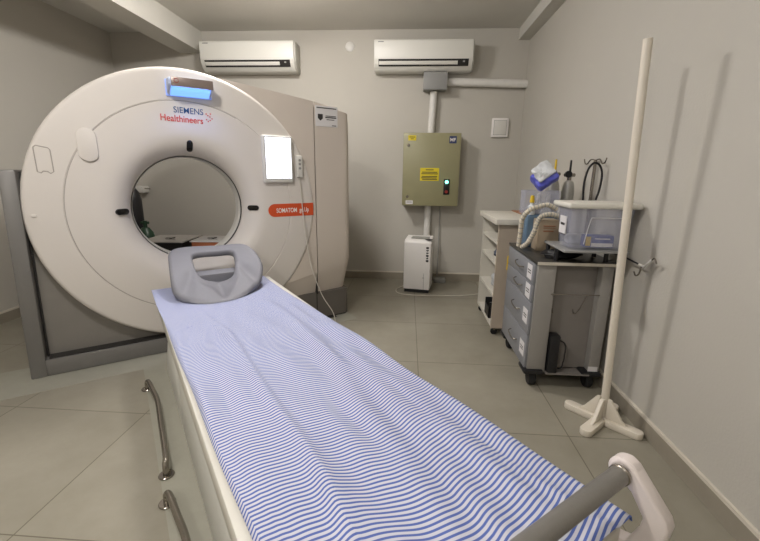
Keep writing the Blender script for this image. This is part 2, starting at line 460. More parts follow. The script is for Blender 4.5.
# work lamp
lampM = Matrix.Translation((1.0, 0, 1.690))
lb = MB().prism([(.004, -.044), (-.022, -.044), (-.106, -.006), (-.112, .002), (-.112, .040), (.004, .052)], 'x', -.128, .120, bev=.012, seg=3); lb.xf(lampM)
lamp = lb.build('examination_lamp', M['lampbody'], sc)
MB().box(-.112, .118, -.124, -.110, -.010, .042, .004).xf(lampM).build('lamp_fascia', M['lampmetal'], lamp)
MB().prism([(-.026, -.040), (-.100, -.004), (-.106, -.012), (-.100, -.016), (-.030, -.048)], 'x', -.112, .104).xf(lampM).build('lamp_lens', M['bluelens'], lamp)
MB().revolve([(.010, 0), (.013, 0), (.013, .002), (.010, .002)], (-.085, -.1265, .021), 'y', 24, closed=True).xf(lampM).build('power_mark', M['redb'], lamp)
MB().prism([(-.016, -.049), (-.004, -.049), (-.004, .045), (-.016, .045)], 'x', -.133, .124, bev=.004).xf(lampM).build('added_halo_strip', M['glow'], lamp)  # emissive strip added behind the lamp to throw a blue halo on the shell
bl_ = bpy.data.lights.new('blue_glow', 'AREA'); bl_.shape = 'RECTANGLE'; bl_.size = .2; bl_.size_y = .05; bl_.energy = 1.3; bl_.color = (.12, .28, 1)
bo = bpy.data.objects.new('blue_glow', bl_); COL.objects.link(bo); bo.parent = lamp; bo.location = (1.0, -.075, 1.655); bo.rotation_euler = (math.radians(-50), 0, 0)
# lettering
text('lettering', 'SIEMENS', .050, face_mx(.898, -.0015, 1.550, roll=-.02), M['txblue'], sc, sx=.92, bold=.0001)
text('lettering', 'Healthineers', .054, face_mx(.820, -.0015, 1.500, roll=-.03), M['txred'], sc, sx=.88, bold=.0006)
dots = MB()
for (dx, dz) in ((0, .02), (.015, .012), (.03, 0), (.015, -.012), (0, -.02), (-.012, .03), (.02, .032), (-.012, -.008)):
    dots.cyl((1.095+dx*.8, -.002, 1.528+dz*.9), (1.095+dx*.8, .001, 1.528+dz*.9), .0042, n=10)
dots.build('dot_emblem', M['txred'], sc)
# screen
scr = MB().box(1.425, 1.645, -.034, .01, 1.125, 1.450, .014, 3).build('touch_screen', M['white'], sc)
MB().box(1.440, 1.632, -.0352, -.03, 1.150, 1.438).build('screen_bezel', M['jbox'], scr)
MB().box(1.444, 1.628, -.0368, -.034, 1.154, 1.434).build('display', M['screen'], scr)
pb = MB()
for k, x in enumerate((1.53, 1.548, 1.575, 1.60)): pb.box(x, x+.012, -.0378, -.0366, 1.156, 1.162)
pb.build('display_marks', M['txblack'], scr)
# orange model strip
oo = MB().prism(arc(1.500, .926, .047, PI/2, 3*PI/2, 16)+[(1.803, .879), (1.803, .973)], 'y', -.0012, .004).build('model_strip', M['orange'], sc)
text('strip_lettering', 'SOMATOM', .046, face_mx(1.512, -.0024, .909), M['txwhite'], oo, sx=.70, bold=.0006)
text('strip_lettering', 'go.Up', .048, face_mx(1.690, -.0024, .909), M['txwhite'], oo, sx=.66, bold=.0003)
# sticker on tower
st = MB().box(1.846, 2.028, .0085, .013, 1.535, 1.680).build('paper_notice', M['paper'], sc)
for x0, x1, z0, z1 in ((1.856, 2.018, 1.662, 1.669), (1.928, 2.014, 1.609, 1.614), (1.925, 2.016, 1.597, 1.605), (1.935, 2.0, 1.583, 1.588), (1.98, 2.015, 1.542, 1.548)):
    MB().box(x0, x1, .0075, .009, z0, z1).build('printed_line', M['txblack'], st)
em_ = MB().prism([(1.865, 1.622), (1.905, 1.622), (1.905, 1.592), (1.885, 1.575), (1.865, 1.592)], 'y', .0075, .009)
em_.build('notice_emblem', M['txblack'], st)

# remote handset hanging on the scanner
rm = thing('remote_handset', 'small white handset hanging beside the scanner touch screen with a long thin cable', 'remote', G(1.695, .002, 1.24), RZ)
MB().box(-.024, .024, -.026, 0, -.078, .078, .007, 3).build('handset_body', M['white'], rm)
b_ = MB()
for z in (.045, .018, -.012): b_.cyl((0, -.029, z), (0, -.025, z), .009, n=14)
b_.build('button', M['jbox'], rm)
cab = [(0, -.012, -.075), (.005, -.02, -.2), (.02, -.03, -.45), (.06, -.04, -.75), (.12, -.09, -.98), (.19, -.13, -1.12), (.21, -.14, -1.2), (.2, -.16, -1.235), (.15, -.24, -1.2365), (.02, -.28, -1.2365)]
MB().tube(cab, .0034, n=6, smooth=6).build('cable', M['cable'], rm)

# ------------------------------------------------------------------ patient table (local: x across, -y along v)
tb = thing('patient_table', 'long low white patient table on a pedestal, running from the scanner to the viewer', 'table', G(1.0, 0, 0), RZ)
V = lambda v: -v
def prof_sweep(sec, v0, v1): return MB().prism(sec, 'y', V(v0), V(v1), bev=.004)
# pedestal with a raked scanner end
for (a, b) in ((.26, 1.02), (1.024, 2.42)):
    if a < 1:
        mb = MB().prism([(V(.26), 0), (V(.62), .32), (V(.72), .37), (V(b), .37), (V(b), 0)], 'x', -.325, .325, bev=.006)
    else: mb = MB().box(-.325, .325, V(b), V(a), 0, .37, .003)
    mb.build('pedestal', M['pedestal'], tb)
MB().box(-.305, .305, V(2.45), V(.60), .37, .432).build('table_groove', M['groove'], tb)
rim = MB().prism([(V(.2), .445), (V(.3), .43), (V(2.56), .43), (V(2.58), .44), (V(2.58), .485), (V(2.56), .497), (V(.21), .497), (V(.2), .49)], 'x', -.340, .362, bev=.006)
rim.build('tabletop', M['tablew'], tb)
MB().cyl((-.40, V(2.562), .605), (.375, V(2.562), .605), .0200, n=40, bev=.003).build('push_bar', M['bar'], tb)
for s in (-1, 1):
    x = .372*s if s > 0 else -.40
    out = [(2.538, .600), (2.540, .622), (2.552, .636), (2.566, .638), (2.582, .630), (2.652, .556), (2.659, .538), (2.655, .50), (2.628, .42), (2.56, .41), (2.50, .41), (2.50, .445), (2.555, .447), (2.590, .457), (2.610, .512), (2.613, .535), (2.584, .576), (2.566, .586), (2.55, .588)]
    MB().prism([(V(a_), b_) for a_, b_ in out], 'x', x-.014, x+.022, bev=.006, seg=3).build('bar_bracket', M['brk'], tb)
    MB().cyl((x-.016*s, V(2.562), .605), (x-.026*s, V(2.562), .605), .0222, n=32, bev=.003).build('bar_collar', M['steel'], tb)
    MB().cyl((x-.014*s, V(2.562), .607), (x+.024*s, V(2.562), .607), .031, n=32, bev=.008).build('bar_end_cap', M['brk'], tb)
    MB().box(min(x, .345*s), max(x, .345*s), V(2.545), V(2.505), .412, .443).build('bracket_mount', M['brk'], tb)

# striped sheet
def sheet():
    mb = MB(); bm = mb.bm
    NU, NV = 90, 360
    uvl = bm.loops.layers.uv.new('UVMap')
    rnd = random.Random(3)
    waves = [(rnd.uniform(6, 26), rnd.uniform(-9, 9), rnd.uniform(0, 6.3), rnd.uniform(.0004, .0012)) for _ in range(26)]
    def L(x, v):   # skew of the weave across the width
        f = 0
        t = (x+.34)/.68
        f += .055*math.sin(PI*min(1, max(0, (t-.1)/.45)))*0
        # left quarter: shallow; centre: stripes lag; right: stripes lean back
        if t < .28: f += 0
        if t >= .28: f += .05*math.sin((min(t, .62)-.28)/.34*PI/2)
        if t >= .62: f += -.12*(t-.62)
        return f
    rid = [(.205, .028, .021, 0), (-.285, .010, .002, 1.3), (-.15, .018, .015, 2.6), (.275, .014, .006, 4.0), (.03, .03, .005, 5.0)]
    grid = []
    for j in range(NV+1):
        v = .205+(2.595-.205)*j/NV; row = []
        for i in range(NU+1):
            t_ = (v-.205)/2.39; xa = -.352+.043*t_; xb = .325+.042*t_; x = xa+(xb-xa)*i/NU
            fade = max(0, min(1, (v-.72)/.5))
            z = .4992+.0023*fade
            for c, w, h, ph in rid:
                cc = c+.018*math.sin(v*3.1+ph)+.012*math.sin(v*7.3+2*ph)+ (v-2.2)*.03*(1 if c > 0 else -.4)
                z += h*fade*(.72+.28*math.sin(v*2.3+ph*1.7))*math.exp(-((x-cc)/w)**2)
            for fx, fv, ph, a in waves: z += a*(.12+.88*fade)*(1+math.sin(fx*x*3+fv*v*1.3+ph))
            ed = min(x-xa, xb-x)
            z = .4988+(z-.4988)*min(1, ed/.012+.4)
            xx = x+.002*math.sin(v*9)
            row.append((bm.verts.new((xx, V(v), z)), x, v))
        grid.append(row)
    for j in range(NV):
        for i in range(NU):
            q = [grid[j][i], grid[j][i+1], grid[j+1][i+1], grid[j+1][i]]
            f = bm.faces.new([a[0] for a in q][::-1])
            for lp, a in zip(f.loops, q[::-1]):
                x, v = a[1], a[2]
                w = L(x, v)+.004*math.sin(v*8+x*5)+.0035*math.sin(x*30+v*3)
                lp[uvl].uv = (x, v-w)
    return mb
sh = sheet().build('bed_sheet', M['sheet'], smooth=True, ang=3)
sh.location = G(1.0, 0, 0); sh.rotation_euler = (0, 0, RZ)
md = sh.modifiers.new('thick', 'SOLIDIFY'); md.thickness = .002; md.offset = 1
tag(sh, 'blue and white striped cotton sheet spread along the patient table', 'sheet')
hm = MB().tube([(-.325, V(1.02), .508), (-.27, V(.985), .510), (-.2, V(.955), .511), (-.165, V(.945), .5095)], .0018, n=6, smooth=5)
hm.build('sheet_hem', M['bluebox'], sh)

# grey head rest ------------------------------------------------------
OUT = [[0.762, 0.19, 0.702], [0.791, 0.139, 0.725], [0.856, 0.118, 0.734], [0.937, 0.114, 0.736], [1.066, 0.125, 0.731], [1.19, 0.135, 0.727], [1.245, 0.172, 0.71], [1.273, 0.26, 0.671], [1.268, 0.40, 0.611], [1.225, 0.50, 0.563], [1.151, 0.575, 0.532], [1.071, 0.635, 0.514], [0.998, 0.665, 0.510], [0.917, 0.665, 0.510], [0.869, 0.648, 0.512], [0.825, 0.622, 0.518], [0.785, 0.585, 0.53], [0.751, 0.535, 0.547], [0.738, 0.475, 0.573], [0.742, 0.40, 0.607], [0.750, 0.30, 0.652]]
HOL = [[0.893, 0.219, 0.689], [0.934, 0.197, 0.699], [1.028, 0.198, 0.699], [1.124, 0.205, 0.695], [1.130, 0.273, 0.665], [1.095, 0.395, 0.611], [1.056, 0.43, 0.594], [0.98, 0.43, 0.594], [0.911, 0.415, 0.60], [0.888, 0.365, 0.624], [0.886, 0.285, 0.66]]
def resample(P, n, start_ang, c):
    P = [Vector(p) for p in P]
    # closed catmull, dense, then pick by polar angle about c in (u, v)
    Q = []
    m = len(P)
    for i in range(m):
        p0, p1, p2, p3 = P[i-1], P[i], P[(i+1) % m], P[(i+2) % m]
        for k in range(40):
            u = k/40
            Q.append(.5*((2*p1)+(-p0+p2)*u+(2*p0-5*p1+4*p2-p3)*u*u+(-p0+3*p1-3*p2+p3)*u**3))
    res = []
    for i in range(n):
        a = 2*PI*i/n
        best = min(Q, key=lambda q: abs(math.atan2(math.sin(math.atan2(q.y-c[1], q.x-c[0])-a), math.cos(math.atan2(q.y-c[1], q.x-c[0])-a))))
        res.append(best.copy())
    return res
def headrest():
    n = 96; c = (1.005, .315)
    O = resample(OUT, n, 0, c); H = resample(HOL, n, 0, c)
    mb = MB(); bm = mb.bm; K = 14
    nrm = Vector((0, .405, .914))  # plane normal in (u, v, z)
    rings = []
    def surf(P):
        x, v = P.x-1.0, P.y
        # central trough below the hole, raised wings
        wv = .135*max(.02, (.645-v)/.215)
        tr = -.045*max(0, 1-abs(x+.01)/wv)*max(0, min(1, (v-.40)/.05))
        if abs(x) > .13: tr += -.012*math.exp(-((abs(x)-.155-.35*(v-.40))/.03)**2)*max(0, min(1, (v-.30)/.1))
        wing = .030*min(1, abs(x)/.25)**2*max(0, 1-abs(v-.36)/.4)
        return tr+wing
    for k in range(K+1):
        f = k/K; ring = []
        for i in range(n):
            P = H[i].lerp(O[i], f)
            e = min(f, 1-f)*K
            rnd_ = -.014*max(0, 1-e/1.6)**2
            P2 = P+nrm*(surf(P)+rnd_)
            ring.append(bm.verts.new(P2))
        rings.append(ring)
    low = []
    for k in range(K+1):
        f = k/K; ring = []
        for i in range(n):
            P = H[i].lerp(O[i], f)
            e = min(f, 1-f)*K
            P2 = P+nrm*(min(0, surf(P))*.35-.042+.014*max(0, 1-e/1.6)**2)
            P2.z = max(P2.z, .508)
            ring.append(bm.verts.new(P2))
        low.append(ring)
    for R, flip in ((rings, 0), (low, 1)):
        for A, B in zip(R, R[1:]):
            for i in range(n):
                q = (A[i], A[(i+1) % n], B[(i+1) % n], B[i])
                bm.faces.new(q)
    for A, B in ((rings[0], low[0]), (rings[-1], low[-1])):
        for i in range(n): bm.faces.new((A[i], A[(i+1) % n], B[(i+1) % n], B[i]))
    for v in bm.verts: v.co.z = max(v.co.z, .507)
    bmesh.ops.recalc_face_normals(bm, faces=bm.faces[:])
    # convert (u, v, z) to local x, -y
    for v in bm.verts: v.co = Vector((v.co.x-1.0, -v.co.y, v.co.z-.506))
    bmesh.ops.recalc_face_normals(bm, faces=bm.faces[:])
    return mb
hr = thing('head_rest', 'grey foam head rest with a rectangular opening on the scanner end of the sheet', 'head rest', G(1.0, 0, .506), RZ)
headrest().build('cushion', M['foam'], hr, ang=1.2)
MB().box(-.13, .15, V(.34), V(.22), 0.001, .085, .008).build('support_foot', M['foam'], hr)

# floor grab bars -----------------------------------------------------
def grab(u, v0, v1, label):
    g = thing('grab_bar', label, 'grab bar', G(u, v0, .0015), RZ, 'steel bars fixed to the floor beside the patient table')
    L = v1-v0
    pts = [(-.018, 0, .010), (-.016, -.004, .045), (-.008, -.03, .055), (.004, -.14, .058), (.016, -.27, .058), (.012, -.5, .058), (.008, -L+.05, .064), (.002, -L+.008, .05), (0, -L, .010)]
    MB().tube(pts, .0125, n=14, smooth=6).build('rail', M['steel'], g)
    for p in ((-.018, 0), (0, -L)):
        MB().cyl((p[0], p[1], 0), (p[0], p[1], .009), .030, n=28, bev=.003).build('flange', M['steel'], g)
grab(.575, .47, 1.26, 'bent steel grab bar on the floor beside the table, the one seen in full')
grab(.580, 1.42, 2.21, 'bent steel grab bar on the floor, the nearer one cut off by the picture edge')

# ------------------------------------------------------------------ air conditioners
def aircon(x0, label, w=.97):
    t = thing('air_conditioner', label, 'air conditioner', (x0, YB, 2.186), 0, 'wall air conditioners under the ceiling')
    sec = [(0, .0), (0, .272), (-.195, .272), (-.212, .264), (-.216, .24), (-.214, .12), (-.205, .075), (-.175, .028), (-.13, .0)]
    MB().prism(sec, 'x', .006, w-.006, bev=.006, seg=2).build('casing', M['acwhite'], t)
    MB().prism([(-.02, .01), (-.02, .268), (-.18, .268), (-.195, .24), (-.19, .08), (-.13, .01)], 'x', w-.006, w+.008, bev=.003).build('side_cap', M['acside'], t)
    # air outlet
    MB().prism([(-.2135, .093), (-.2165, .093), (-.19, .034), (-.187, .034)], 'x', .05, w-.045).build('air_outlet', M['acdark'], t)
    MB().prism([(-.2155, .076), (-.2215, .074), (-.204, .045), (-.198, .047)], 'x', .055, w-.15, bev=.001).build('louvre', M['acwhite'], t)
    MB().box(w-.100, w-.082, -.219, -.2125, .064, .076).build('display', M['greycap'], t)
    MB().box(.045, .10, -.2175, -.2145, .243, .251).build('maker_mark', M['jbox'], t)
    return t
aircon(-2.13, 'white wall air conditioner high above the scanner, next to the ceiling beam')
aircon(-.372, 'white wall air conditioner above the grey junction box')

# electrical panel
ep = thing('electrical_panel', 'olive green electrical panel box mounted on the back wall', 'electrical panel', (-.054, YB, .869))
W, H, Dp = .577, .727, .2
MB().box(0, W, -Dp+.03, 0, 0, H, .004).build('cabinet', M['panel'], ep)
dr = MB().box(-.004, W+.004, -Dp, -Dp+.028, -.004, H+.004, .006).build('door', M['panel'], ep)
for z in (.09, .61): MB().cyl((.05, -Dp-.008, z), (.05, -Dp+.002, z), .014, n=16, bev=.002).build('lock', M['steel'], dr)
yl = MB().box(.178, .372, -Dp-.0015, -Dp+.001, .255, .385).build('warning_label', M['yellow'], dr)
pr = MB()
for z, a, b in ((.366, .235, .315), (.342, .195, .355), (.326, .19, .36), (.300, .195, .355), (.285, .19, .35), (.270, .2, .355)): pr.box(a, b, -Dp-.003, -Dp-.001, z-.004, z+.004)
pr.build('label_print', M['txblack'], yl)
y2 = MB().box(.045, .125, -Dp-.0015, -Dp+.001, .655, .705).build('small_yellow_label', M['yellow'], dr)
MB().box(.055, .115, -Dp-.003, -Dp-.001, .685, .692).box(.07, .10, -Dp-.003, -Dp-.001, .668, .674).build('label_print', M['txblack'], y2)
nv = MB().box(.462, .535, -Dp-.0015, -Dp+.001, .63, .70).build('maker_label', M['navy'], dr)
text('label_letters', 'MF', .046, face_mx(.468, -Dp-.0025, .649), M['txwhite'], nv, bold=.001)
sw = MB().box(.425, .488, -Dp-.006, -Dp+.001, .115, .275, .003).build('switch_plate', M['black'], dr)
MB().cyl((.456, -Dp-.02, .245), (.456, -Dp-.004, .245), .017, n=20, bev=.003).build('green_lamp', M['greenled'], sw)
MB().cyl((.456, -Dp-.018, .195), (.456, -Dp-.004, .195), .017, n=20, bev=.003).build('black_button', M['rubber'], sw)
MB().cyl((.456, -Dp-.018, .145), (.456, -Dp-.004, .145), .017, n=20, bev=.003).build('red_button', M['redb'], sw)
wl = MB().box(.035, .11, -Dp-.0015, -Dp+.001, .012, .05).build('white_label', M['paper'], dr)
MB().box(.045, .10, -Dp-.003, -Dp-.001, .03, .036).build('label_print', M['txblack'], wl)

# conduits
jb = thing('junction_box', 'square grey junction box below the right air conditioner', 'junction box', (.245, YB, 2.02))
MB().box(-.115, .115, -.14, 0, 0, .158, .006).build('box', M['jbox'], jb)
MB().box(-.12, .12, -.15, -.141, -.005, .160, .005).build('cover', M['jbox'], jb)
def pipe(p, q, r, label):
    mb = MB().cyl(p, q, r, n=28)
    return single('conduit_pipe', mb, M['pvc'], label, 'pipe', group=None)
pipe((.365, YB-.05, 2.105), (XR-.001, YB-.05, 2.085), .0385, 'thick white conduit pipe running level from the junction box to the right wall')
pipe((.225, YB-.05, 1.605), (.238, YB-.05, 2.012), .036, 'thick white upright conduit pipe between junction box and electrical panel')
pipe((.225, YB-.05, .02), (.225, YB-.05, .862), .036, 'thick white conduit pipe below the electrical panel, passing behind the dehumidifier')
wp = thing('wall_plate', 'square white blank switch plate on the back wall near the right corner', 'wall plate', (.94, YB, 1.67))
MB().box(-.085, .085, -.03, 0, -.095, .095, .008).build('frame', M['bright'], wp)
MB().box(-.066, .066, -.0304, -.0296, -.074, .074).build('cover_gap', M['jbox'], wp)
MB().box(-.062, .062, -.036, -.0305, -.07, .07, .003).build('cover', M['white'], wp)
single('wall_rosette', MB().revolve([(0, -.012), (.035, -.012), (.046, -.006), (.048, 0), (0, 0)], (0, 0, 0), 'y', 32), M['white'], 'small round white cap on the back wall between the two air conditioners', 'wall cap', (-.632, YB, 2.45))

# dehumidifier
dh = thing('dehumidifier', 'white upright dehumidifier standing on the floor below the electrical panel', 'dehumidifier', (-.02, 3.975, 0), -.16)
MB().prism([(0, .035), (0, .525), (.03, .55), (.24, .565), (.27, .55), (.27, .035)], 'x', 0, .272, bev=.010, seg=3).build('housing', M['bright'], dh)
MB().box(.01, .26, .012, .26, .0, .034).build('dark_base', M['black'], dh)
MB().box(.06, .24, .06, .18, .556, .561).xf(Matrix.Rotation(.0, 4, 'X')).build('top_grille', M['aclouv'], dh)
MB().box(.207, .210, -.0008, .002, .04, .21).box(.195, .212, -.0008, .002, .16, .165).build('tank_line', M['jbox'], dh)
lt = MB()
for k, (h, w) in enumerate(((.02, .026), (.012, .026), (.014, .022), (.018, .026), (.012, .02), (.02, .026))):
    z = .475-k*.0265
    lt.box(.238-w/2, .238+w/2, -.0016, .001, z-h*.5, z+h*.5)
    if k % 2: lt.box(.236, .240, -.0016, .001, z-h*.5-.006, z-h*.5)
lt.build('vertical_mark', M['txblack'], dh)
MB().box(-.028, .028, -.0015, .0015, -.028, .028).xf(Matrix.Translation((.244, .035, .5565)) @ Matrix.Rotation(.7, 4, 'Z') @ Matrix.Rotation(PI/2-.05, 4, 'X')).build('dark_sticker', M['black'], dh)
single('dehumidifier_cable', MB().tube([(-.02, 4.18, .006), (-.09, 4.05, .0045), (-.07, 3.92, .0045), (.06, 3.86, .0045), (.3, 3.87, .0045), (.6, 3.9, .0045), (.85, 4.02, .0045)], .0042, n=6, smooth=6), M['cable'], 'thin white cable lying on the floor in front of the dehumidifier', 'cable')
co = thing('floor_cord', 'thin grey cord running down the back wall to a small grey block beside the dehumidifier', 'cable', (.36, YB-.04, 0))
MB().tube([(0, .02, .85), (.002, .015, .5), (.0, .0, .06)], .006, n=8, smooth=4).build('cord', M['greycap'], co)
MB().box(-.04, .09, -.09, .02, 0, .05, .006).build('plug_block', M['greycap'], co)

# ------------------------------------------------------------------ white shelf unit
SX0, SX1, SY0, SY1 = .662, 1.0, 2.90, 3.50
su = thing('shelf_unit', 'narrow white open shelf unit on casters between the back wall and grey cart', 'shelf', (0, 0, 0))
su.location = (SX0, SY0, 0)
w, dpt = SX1-SX0, SY1-SY0
MB().box(-.03, w+.02, -.04, dpt+.03, .855, .895, .003).build('top_board', M['shelf'], su)
MB().box(0, w, 0, .022, .06, .855).build('end_panel', M['shelfend'], su)
MB().box(0, w, dpt-.022, dpt, .06, .855).build('end_panel', M['shelf'], su)
MB().box(w-.012, w, .022, dpt-.022, .06, .855).build('back_panel', M['shelf'], su)
for z in (.06, .30, .545, .70): MB().box(.003, w-.012, .022, dpt-.022, z, z+.02).build('shelf_board', M['shelf'], su)
MB().box(w-.10, w+.0205, -.0405, dpt+.03, .8955, .902).build('brown_edge_strip', M['brown'], su)
def caster(parent, x, y, r=.024, m=None):
    c = MB().cyl((x, y-.01, r), (x, y+.01, r), r, n=18, bev=.003).build('caster', m or M['rubber'], parent)
    MB().box(x-.008, x+.008, y-.014, y+.014, r*1.6, .06).build('caster_fork', M['steel'], c)
for x in (.03, w-.03):
    for y in (.03, dpt-.03): caster(su, x, y)
def blob(c, r, seed, m, name, label, cat, n=3):
    rnd = random.Random(seed); t = bmesh.new()
    bmesh.ops.create_icosphere(t, subdivisions=3, radius=1)
    ph = [rnd.uniform(0, 6) for _ in range(6)]
    for v in t.verts:
        k = 1+.13*math.sin(v.co.x*5+ph[0])+.12*math.sin(v.co.y*6+ph[1])+.1*math.sin(v.co.z*7+ph[2])
        v.co = Vector((v.co.x*r[0]*k, v.co.y*r[1]*k, max(v.co.z*r[2]*k, -r[2]*.9)+r[2]*.9))
    mb = MB(); mb.merge(t)
    return single(name, mb, m, label, cat, loc=c)
blob((.738, 3.08, .5655), (.055, .10, .05), 3, M['bagbl'], 'folded_bag', 'dark slate crumpled bag on the second shelf of the white unit', 'bag')
blob((.742, 3.10, .3205), (.055, .11, .06), 5, M['bagcl'], 'plastic_bag', 'pale crumpled plastic bag on the third shelf of the white unit', 'bag')
single('file_folder', MB().box(.69, .93, 2.99, 3.005, .7205, .84).box(.69, .93, 3.005, 3.015, .7205, .83), M['bagbl'], 'thin dark folders standing on the top shelf of the white unit', 'folder')
bx = thing('storage_box', 'small open black box on the bottom shelf of the white unit', 'box', (.672, 3.06, .0805))
MB().box(0, .14, 0, .16, 0, .012).box(0, .008, 0, .16, 0, .085).box(.132, .14, 0, .16, 0, .13).box(0, .14, 0, .008, 0, .13).box(0, .14, .152, .16, 0, .13).build('tray', M['black'], bx)
MB().box(.03, .10, .04, .12, .013, .10, .008).build('device', M['jbox'], bx)

# ------------------------------------------------------------------ grey drawer cart
CX0, CX1, CY0, CY1, CT = .716, 1.118, 2.15, 2.74, .752
ct = thing('drawer_cart', 'grey metal medical cart with four labelled drawers on black casters', 'cart', (CX0, CY0, 0))
w, l = CX1-CX0, CY1-CY0
MB().box(.0, w, .16, l, .10, .735).build('body', M['cart'], ct)
MB().box(.0, .10, 0, .16, .10, .735, .003).build('corner_column', M['cart'], ct)
MB().box(w-.06, w, 0, .16, .10, .735, .003).build('corner_column', M['cart'], ct)
MB().box(.10, w-.06, .055, .159, .11, .735).build('end_panel', M['cartin'], ct)
MB().box(.10, w-.06, -.025, .055, .098, .105).build('floor_plate', M['cartin'], ct)
MB().box(-.012, w+.012, -.012, l+.01, .736, CT, .003).build('worktop', M['carttop'], ct)
MB().box(-.008, w+.010, -.016, -.0122, .735, .751).build('worktop_edge', M['basecap'], ct)
dz = [(.617, .732), (.512, .613), (.315, .508), (.112, .311)]
for k, (z0, z1) in enumerate(dz):
    d_ = MB().box(-.014, -.0005, .015, l-.015, z0, z1, .003).build('drawer', M['cartd'], ct)
    zc = (z0+z1)/2
    hd = MB().tube([(-.014, .34, zc+.015), (-.032, .33, zc+.01), (-.036, .30, zc), (-.036, .24, zc-.004), (-.032, .21, zc-.002), (-.014, .20, zc)], .0035, n=8, smooth=4)
    hd.build('drawer_handle', M['steel'], d_)
    lb = MB().box(-.0155, -.0135, .045, .13, zc-.042, zc+.042).build('drawer_label', M['paper'], d_)
    pr = MB().box(-.0168, -.015, .060, .115, zc+.006, zc+.011).box(-.0168, -.015, .062, .11, zc-.008, zc-.003)
    pr.build('label_print', M['txblack'], d_)
MB().box(-.018, -.002, l-.012, l+.0, .56, .66, .002).build('yellow_clip', M['yellowp'], ct)
for x, y in ((.04, .04), (w-.04, .04), (.04, l-.05), (w-.04, l-.05)):
    c = MB().cyl((x-.020, y, .046), (x+.020, y, .046), .0455, n=24, bev=.006).build('caster', M['rubber'], ct)
    MB().cyl((x, y, .07), (x, y, .10), .025, n=16).build('caster_mount', M['rubber'], c)
    MB().box(x-.062, x+.05, y-.06, y+.06, .088, .116, .010).build('bumper', M['black'], ct)
MB().box(w-.062, w-.01, -.0015, .001, .115, .145).build('barcode_label', M['paper'], ct)
wr = MB().tube([(.085, -.006, .572), (w-.06, -.006, .572)], .003, n=6)
for x in (.13, .245): wr.tube([(x, .13, .57), (x-.01, .05, .46), (x-.015, .02, .455)], .0022, n=6, smooth=3)
for x in (.28,): wr.tube([(x+.0, .0, .57), (x-.04, .02, .455), (x-.03, .13, .46)], .0022, n=6, smooth=3)
wr.build('wire_holder', M['steel'], ct)
# raised tray
MB().box(.085, w+.002, -.11, .20, .823, .834, .003).build('raised_tray', M['jbox'], ct)
for x, y in ((.10, .03), (w-.04, .03), (.10, .17), (w-.04, .17)): MB().cyl((x, y, CT), (x, y, .823), .012, n=12).build('tray_post', M['black'], ct)
# drip pole on the wall side
pz = MB().tube([(w+.028, .47, .40), (w+.028, .47, 1.30)], .0095, n=14)
dp = pz.build('drip_pole', M['steel'], ct)
hk = MB()
for s in (-1, 1):
    hk.tube([(w+.028, .47, 1.295), (w+.026, .47+s*.06, 1.30), (w+.024, .47+s*.10, 1.275), (w+.024, .47+s*.135, 1.28), (w+.024, .47+s*.15, 1.305)], .004, n=8, smooth=4)
hk.build('drip_hook', M['steel'], dp)
MB().box(w+.0, w+.028, .455, .485, .60, .63).box(w+.0, w+.03, .455, .485, .42, .45).build('pole_clamp', M['steel'], ct)
# side hook rod
hr2 = MB().tube([(w+.0, .1, .80), (w+.002, -.1, .80), (w+.006, -.24, .79)], .0045, n=8)
h2 = hr2.build('side_rod', M['black'], ct)
MB().tube([(w+.005, -.20, .793), (w+.006, -.24, .79), (w+.007, -.29, .835)], .006, n=8).build('rod_tip', M['white'], h2)
MB().tube([(w+.007, -.285, .83), (w+.004, -.31, .845), (w+.004, -.33, .825)], .004, n=8, smooth=4).build('rod_hook', M['steel'], h2)
MB().tube([(w+.005, -.22, .79), (w+.003, -.215, .75), (w+.003, -.19, .735), (w+.003, -.17, .75)], .004, n=8, smooth=4).build('rod_hook', M['steel'], h2)

# items on the cart ---------------------------------------------------
tub = thing('storage_tub', 'clear plastic tub with a white lid on the raised tray of the cart', 'tub', (.812, 2.05, .835))
tw, tl, th = .328, .215, .21
t_ = bmesh.new()
def taper(bm, z0, z1, ix, mb):
    pass
def tubshell():
    mb = MB(); bm = mb.bm
    def ring(z, i, r=.03):
        pts = []
        for cx, cy, a0 in ((tw-i-r, i+r, -PI/2), (tw-i-r, tl-i-r, 0), (i+r, tl-i-r, PI/2), (i+r, i+r, PI)):
            pts += [bm.verts.new((cx+r*math.cos(a0+PI/2*k/5), cy+r*math.sin(a0+PI/2*k/5), z)) for k in range(6)]
        return pts
    R = [ring(.0, .03), ring(.008, .025), ring(th, .004), ring(th, .007), ring(.010, .029)]
    n = len(R[0])
    for A, B in zip(R, R[1:]):
        for i in range(n): bm.faces.new((A[i], A[(i+1) % n], B[(i+1) % n], B[i]))
    bm.faces.new(R[0][::-1]); bm.faces.new(R[-1])
    bmesh.ops.recalc_face_normals(bm, faces=bm.faces[:]); return mb
tubshell().build('tub_body', M['clear'], tub)
MB().box(-.012, tw+.012, -.012, tl+.012, th, th+.028, .010, 3).build('lid', M['lid'], tub)
MB().tube([(.09, .018, .03), (.105, .006, .155), (.13, .004, .165), (.27, .004, .165)], .002, n=6, smooth=3).build('embossed_line', M['paper'], tub)
lb = MB().box(.006, .010, .06, .145, .075, .165).build('tub_label', M['paper'], tub)
MB().box(.0045, .0065, .075, .125, .118, .130).build('label_print', M['txblack'], lb)
